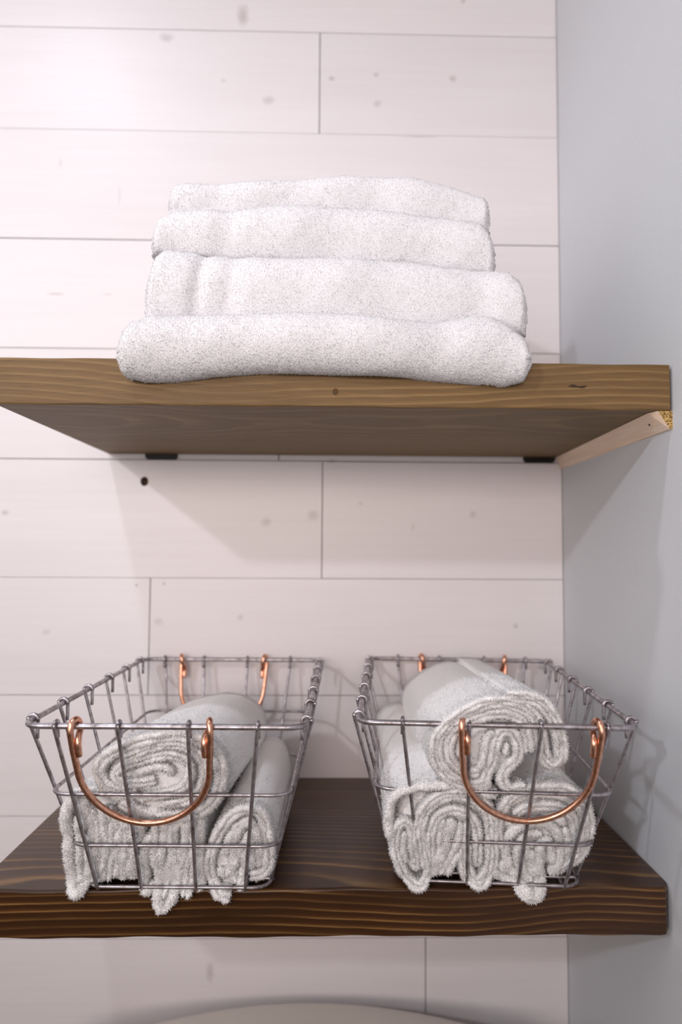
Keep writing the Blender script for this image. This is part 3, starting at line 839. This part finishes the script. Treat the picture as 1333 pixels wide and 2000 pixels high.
def washcloth(key, label, length, d, dens, group):
    R = ROLLS[key]
    parts = [core_mesh(R['core'], length, d)]
    sd = sum(map(ord, key))
    for j, (wd, nl, full, pts) in enumerate(R['s']):
        wd *= 1.0
        P = np.array(pts)
        Cc = P
        T = np.gradient(Cc, axis=0); T /= np.linalg.norm(T, axis=1)[:, None]
        Nn = np.c_[-T[:, 1], T[:, 0]]
        for l in range(nl):
            o = (l - (nl - 1) / 2) * wd / nl
            L_ = length if full else 0.035
            parts.append(strip_mesh(P + Nn * o, wd / nl * 1.05, L_, d, 0, 0.0007, sd + j * 1.7 + l))
    V, F = join_data(parts)
    V = np.array(V)
    base = np.array([V[:, 0].mean(), V[:, 1].mean(), V[:, 2].min()])
    root = empty('rolled_washcloth', tuple(base))
    o = mesh_obj('cloth', V - base, F, M_wash, root)
    fix_normals(o.data)
    me = o.data
    Vl = V - base
    tris, W = [], []
    for p in me.polygons:
        if len(p.vertices) != 4: continue
        c = np.array(p.center) + base
        rel = c[1] - yslant(c[2])
        w = 1.0 if rel < 0.004 else (0.5 if rel < 0.012 else (0.10 if rel < 0.03 else (0.04 if rel < 0.08 else 0.0)))
        if w:
            vs = p.vertices
            tris += [(vs[0], vs[1], vs[2]), (vs[0], vs[2], vs[3])]; W += [w, w]
    terry_pile(root, Vl, tris, np.array(W), dens, 0.0013, 0.0032, 0.00040, lean=0.6, mat=M_wash)
    tag(root, label, 'washcloth', group)
    return root


GL = 'rolled washcloths in the left basket'
GR = 'rolled washcloths in the right basket'
washcloth('LL', 'white washcloth at the bottom left of the left basket, a hollow fold at its edge', 0.19, (0.08, 0.0), 2.2e6, GL)
washcloth('LC', 'white washcloth in the middle of the left basket, folds hanging over the shelf edge', 0.19, (0.06, 0.0), 2.2e6, GL)
washcloth('LR', 'rolled white washcloth at the bottom right of the left basket, bulging against the side wires', 0.17, (0.03, 0.04), 2.2e6, GL)
washcloth('LT', 'flattened white rolled washcloth lying on top in the left wire basket', 0.175, (0.09, -0.045), 2.2e6, GL)
washcloth('RL', 'rolled white washcloth at the bottom left of the right wire basket, arched end folds', 0.20, (0.03, 0.10), 2.2e6, GR)
washcloth('RR', 'fuzzy white washcloth at the bottom right of the right basket, one fold over the edge', 0.20, (0.03, 0.0), 2.2e6, GR)
washcloth('RT', 'rolled white washcloth on top in the right basket with its open flap drooping right', 0.20, (0.0, -0.03), 2.2e6, GR)

# ------------------------------------------------------------------ wire baskets
HB = 0.1424                       # rim height above the shelf
W2, L2 = 0.2073 / 2, 0.3054 / 2
INS_F, INS_B, INS_S = 0.053, 0.040, 0.031


def ring_pts(f, rad):
    """rounded rectangle at fraction f from rim (0) to base (1)"""
    x = W2 - INS_S * f
    y0 = -L2 + INS_F * f
    y1 = L2 - INS_B * f
    z = HB * (1 - f)
    out = []
    for cx_, cy_, a0 in ((x - rad, y1 - rad, 0), (-x + rad, y1 - rad, 90), (-x + rad, y0 + rad, 180), (x - rad, y0 + rad, 270)):
        for k in range(7):
            a = math.radians(a0 + 15 * k)
            out.append((cx_ + rad * math.cos(a), cy_ + rad * math.sin(a), z))
    P = np.array(out)
    # subdivide the straights
    res = []
    for i in range(len(P)):
        a, b_ = P[i], P[(i + 1) % len(P)]
        res.append(a)
        dd = np.linalg.norm(b_ - a)
        if dd > 0.03:
            for q in range(1, 9): res.append(a + (b_ - a) * q / 9)
    return np.array(res)


def hook(px, py, pz, nx_, ny_, R, tail):
    """wire end: from inside tail, over the rim, to the outside; (nx_,ny_) outward"""
    out = []
    for k in range(9):
        a = math.radians(-20 + 200 * k / 8)
        out.append((px - nx_ * R * math.cos(a), py - ny_ * R * math.cos(a), pz + R * math.sin(a)))
    tl = [(px - nx_ * (R * 0.94 + 0.000), py - ny_ * R * 0.94, pz - tail)]
    return tl + out


def basket(name, loc, rot, lx, ly, hand, label, tail_side):
    root = empty(name, loc, rot)
    rw, ww = 0.0022, 0.0015
    v, f = tube_data(ring_pts(0, 0.013), rw, 10, True); mesh_obj('rim', v, f, M_wire, root)
    for fr in (0.392, 0.705):
        v, f = tube_data(ring_pts(fr, 0.014), ww, 8, True); mesh_obj('hoop', v, f, M_wire, root)
    P = ring_pts(0.972, 0.014)
    v, f = tube_data(P, ww, 8, True); mesh_obj('base_ring', v, f, M_wire, root)
    R = rw + ww + 0.0001
    zb = ww + 0.0003
    # lengthwise wires: hooked over the front rim, under the cloths, up to the back rim
    for (xt, xb_) in lx:
        yf_, yb = -L2, L2
        a = hook(xt, yf_, HB, 0, -1, R, 0.009)
        front = [p for p in a]
        pts = front + [(xt + (xb_ - xt) * q, yf_ - R * (1 - q) - 0.0014 * q + INS_F * q, HB * (1 - q) + zb * q) for q in (0.12, 0.4, 0.7, 0.965)]
        pts += [(xb_, yf_ + INS_F + 0.003, zb)]
        pts += [(xb_, yf_ + INS_F + 0.02, zb), (xb_, 0, zb), (xb_, yb - INS_B - 0.02, zb), (xb_, yb - INS_B - 0.003, zb)]
        pts += [(xb_ + (xt - xb_) * q, yb + R * q - INS_B * (1 - q), HB * q + zb * (1 - q)) for q in (0.035, 0.3, 0.6, 0.88)]
        pts += hook(xt, yb, HB, 0, 1, R, 0.009)[::-1]
        v, f = tube_data(catmull(pts, 3), ww, 8); mesh_obj('lengthwise_wire', v, f, M_wire, root)
    for y in ly:
        yq = y
        yb_ = (y + L2) / (2 * L2) * (2 * L2 - INS_F - INS_B) - L2 + INS_F
        pts = hook(-W2, y, HB, -1, 0, R, tail_side)
        pts += [(-W2 - R * (1 - q) - 0.0014 * q + INS_S * q, y + (yb_ - y) * q, HB * (1 - q) + (zb + 0.0028) * q) for q in (0.12, 0.4, 0.7, 0.965)]
        pts += [(-W2 + INS_S + 0.003, yb_, zb + 0.0028), (0, yb_, zb + 0.0028), (W2 - INS_S - 0.003, yb_, zb + 0.0028)]
        pts += [(W2 + R * q - INS_S * (1 - q), y * q + yb_ * (1 - q), HB * q + (zb + 0.0028) * (1 - q)) for q in (0.035, 0.3, 0.6, 0.88)]
        pts += hook(W2, y, HB, 1, 0, R, tail_side)[::-1]
        v, f = tube_data(catmull(pts, 3), ww, 8); mesh_obj('crosswise_wire', v, f, M_wire, root)
    # copper drop handles: loops over the rim, a U hanging down outside
    for (hx, side) in hand:
        cr_ = 0.00245
        hs = 0.0500
        yr = side * L2
        Rh = rw + cr_ + 0.0002
        slope = (INS_F if side < 0 else INS_B) / HB
        def yo(z, extra=0.0):     # outside surface of the wire wall at depth z below the rim
            return yr + side * (R + 0.0035 + extra) - side * slope * z
        pts = []
        for k in range(17):       # half ellipse, left to right
            a = math.radians(180 + 180 * k / 16)
            x = hx + hs * 0.975 * math.cos(a)
            dz = 0.030 - 0.047 * math.sin(a)
            pts.append((x, yo(dz), HB - dz))
        def eye(sx):
            x = hx + sx * hs
            e = [(x - sx * 0.0002, yo(0.018), HB - 0.018), (x + sx * 0.0004, yo(0.009, -0.0006), HB - 0.009), (x + sx * 0.0006, yr + side * (Rh + 0.0004), HB - 0.003)]
            for k in range(1, 7):
                a = math.radians(180 * k / 7)
                e.append((x + sx * 0.0006 - sx * 0.0030 * k / 7, yr + side * Rh * math.cos(a), HB + Rh * math.sin(a)))
            # the end comes back under the rim and lies beside the drop
            e += [(x - sx * 0.0030, yr - side * Rh * 0.9, HB - 0.003), (x - sx * 0.0036, yr - side * Rh * 0.1, HB - 0.0068)]
            e += [(x - sx * 0.0042, yo(0.0125, -0.0008), HB - 0.0125), (x - sx * 0.0040, yo(0.0215, -0.0002), HB - 0.0215)]
            return e
        full = eye(-1)[::-1] + pts + eye(1)
        v, f = tube_data(catmull(full, 4), cr_, 10)
        mesh_obj('handle', v, f, M_copper, root)['label'] = 'copper drop handle'
    tag(root, label, 'basket', 'wire baskets on the lower shelf')
    return root


lxa = [(-0.0785, -0.0630), (-0.0325, -0.0280), (0.0185, 0.0150), (0.0690, 0.0540)]
lxb = [(-0.0700, -0.0540), (-0.0210, -0.0170), (0.0320, 0.0235), (0.0800, 0.0600)]
lya = [-0.134, -0.078, -0.022, 0.034, 0.088, 0.138]
basket('wire_basket', (-0.4050, -0.1714, SH), -0.0234, lxa, lya, [(-0.0155, -1), (-0.0100, 1)],
       'galvanised wire basket with copper handles standing free at the left end of the shelf', 0.014)
basket('wire_basket', (-0.1487, -0.1671, SH), -0.0920, lxb, lya, [(0.0240, -1), (0.0070, 1)],
       'galvanised wire basket with copper handles standing close to the grey right wall', 0.012)

# ------------------------------------------------------------------ toilet tank below


def tank():
    root = empty('toilet_tank', (-0.31, -0.13, -1.0))
    def outline(hw, y0, y1, bow, n=40):
        pts = []
        for k in range(n + 1):          # bowed back edge, right to left
            t = 1 - 2 * k / n
            pts.append((hw * t, y1 - bow * t * t))
        for k in range(n + 1):
            t = -1 + 2 * k / n
            pts.append((hw * t, y0 + 0.35 * bow * t * t))
        return pts
    def solid(name, secs):
        V, F = [], []
        n = len(secs[0][0])
        for pts, z in secs:
            V += [(x, y, z) for x, y in pts]
        for i in range(len(secs) - 1):
            for k in range(n):
                F.append((i * n + k, i * n + (k + 1) % n, (i + 1) * n + (k + 1) % n, (i + 1) * n + k))
        F.append(tuple(range(n))[::-1]); F.append(tuple(range((len(secs) - 1) * n, len(secs) * n)))
        return mesh_obj(name, V, F, M_porcelain, root)
    zt = -0.6265 + 1.0
    a = lambda g: outline(0.255 - g, -0.10 + g, 0.106 - g, 0.075)
    solid('lid', [(a(0.006), zt - 0.034), (a(0.0), zt - 0.028), (a(0.0), zt - 0.010), (a(0.003), zt - 0.003), (a(0.010), zt - 0.0005), (a(0.03), zt)])
    solid('tank_body', [(outline(0.20, -0.07, 0.085, 0.05), -0.02), (outline(0.235, -0.085, 0.092, 0.06), zt - 0.036)])
    tag(root, 'cream toilet tank with a bow-backed lid below the lower shelf', 'toilet tank')
    bowl = empty('toilet_bowl', (-0.31, -0.42, -1.4))
    V, F = [], []
    secs = [(0.0, 0.11, 0.20), (0.06, 0.10, 0.19), (0.20, 0.11, 0.20), (0.32, 0.17, 0.25), (0.38, 0.185, 0.27), (0.395, 0.18, 0.265)]
    n = 40
    for z, rx, ry in secs:
        for k in range(n):
            t = 2 * math.pi * k / n
            V.append((rx * math.cos(t), ry * math.sin(t), z))
    for i in range(len(secs) - 1):
        for k in range(n): F.append((i * n + k, i * n + (k + 1) % n, (i + 1) * n + (k + 1) % n, (i + 1) * n + k))
    F.append(tuple(range(n))[::-1]); F.append(tuple(range((len(secs) - 1) * n, len(secs) * n)))
    return root


tank()
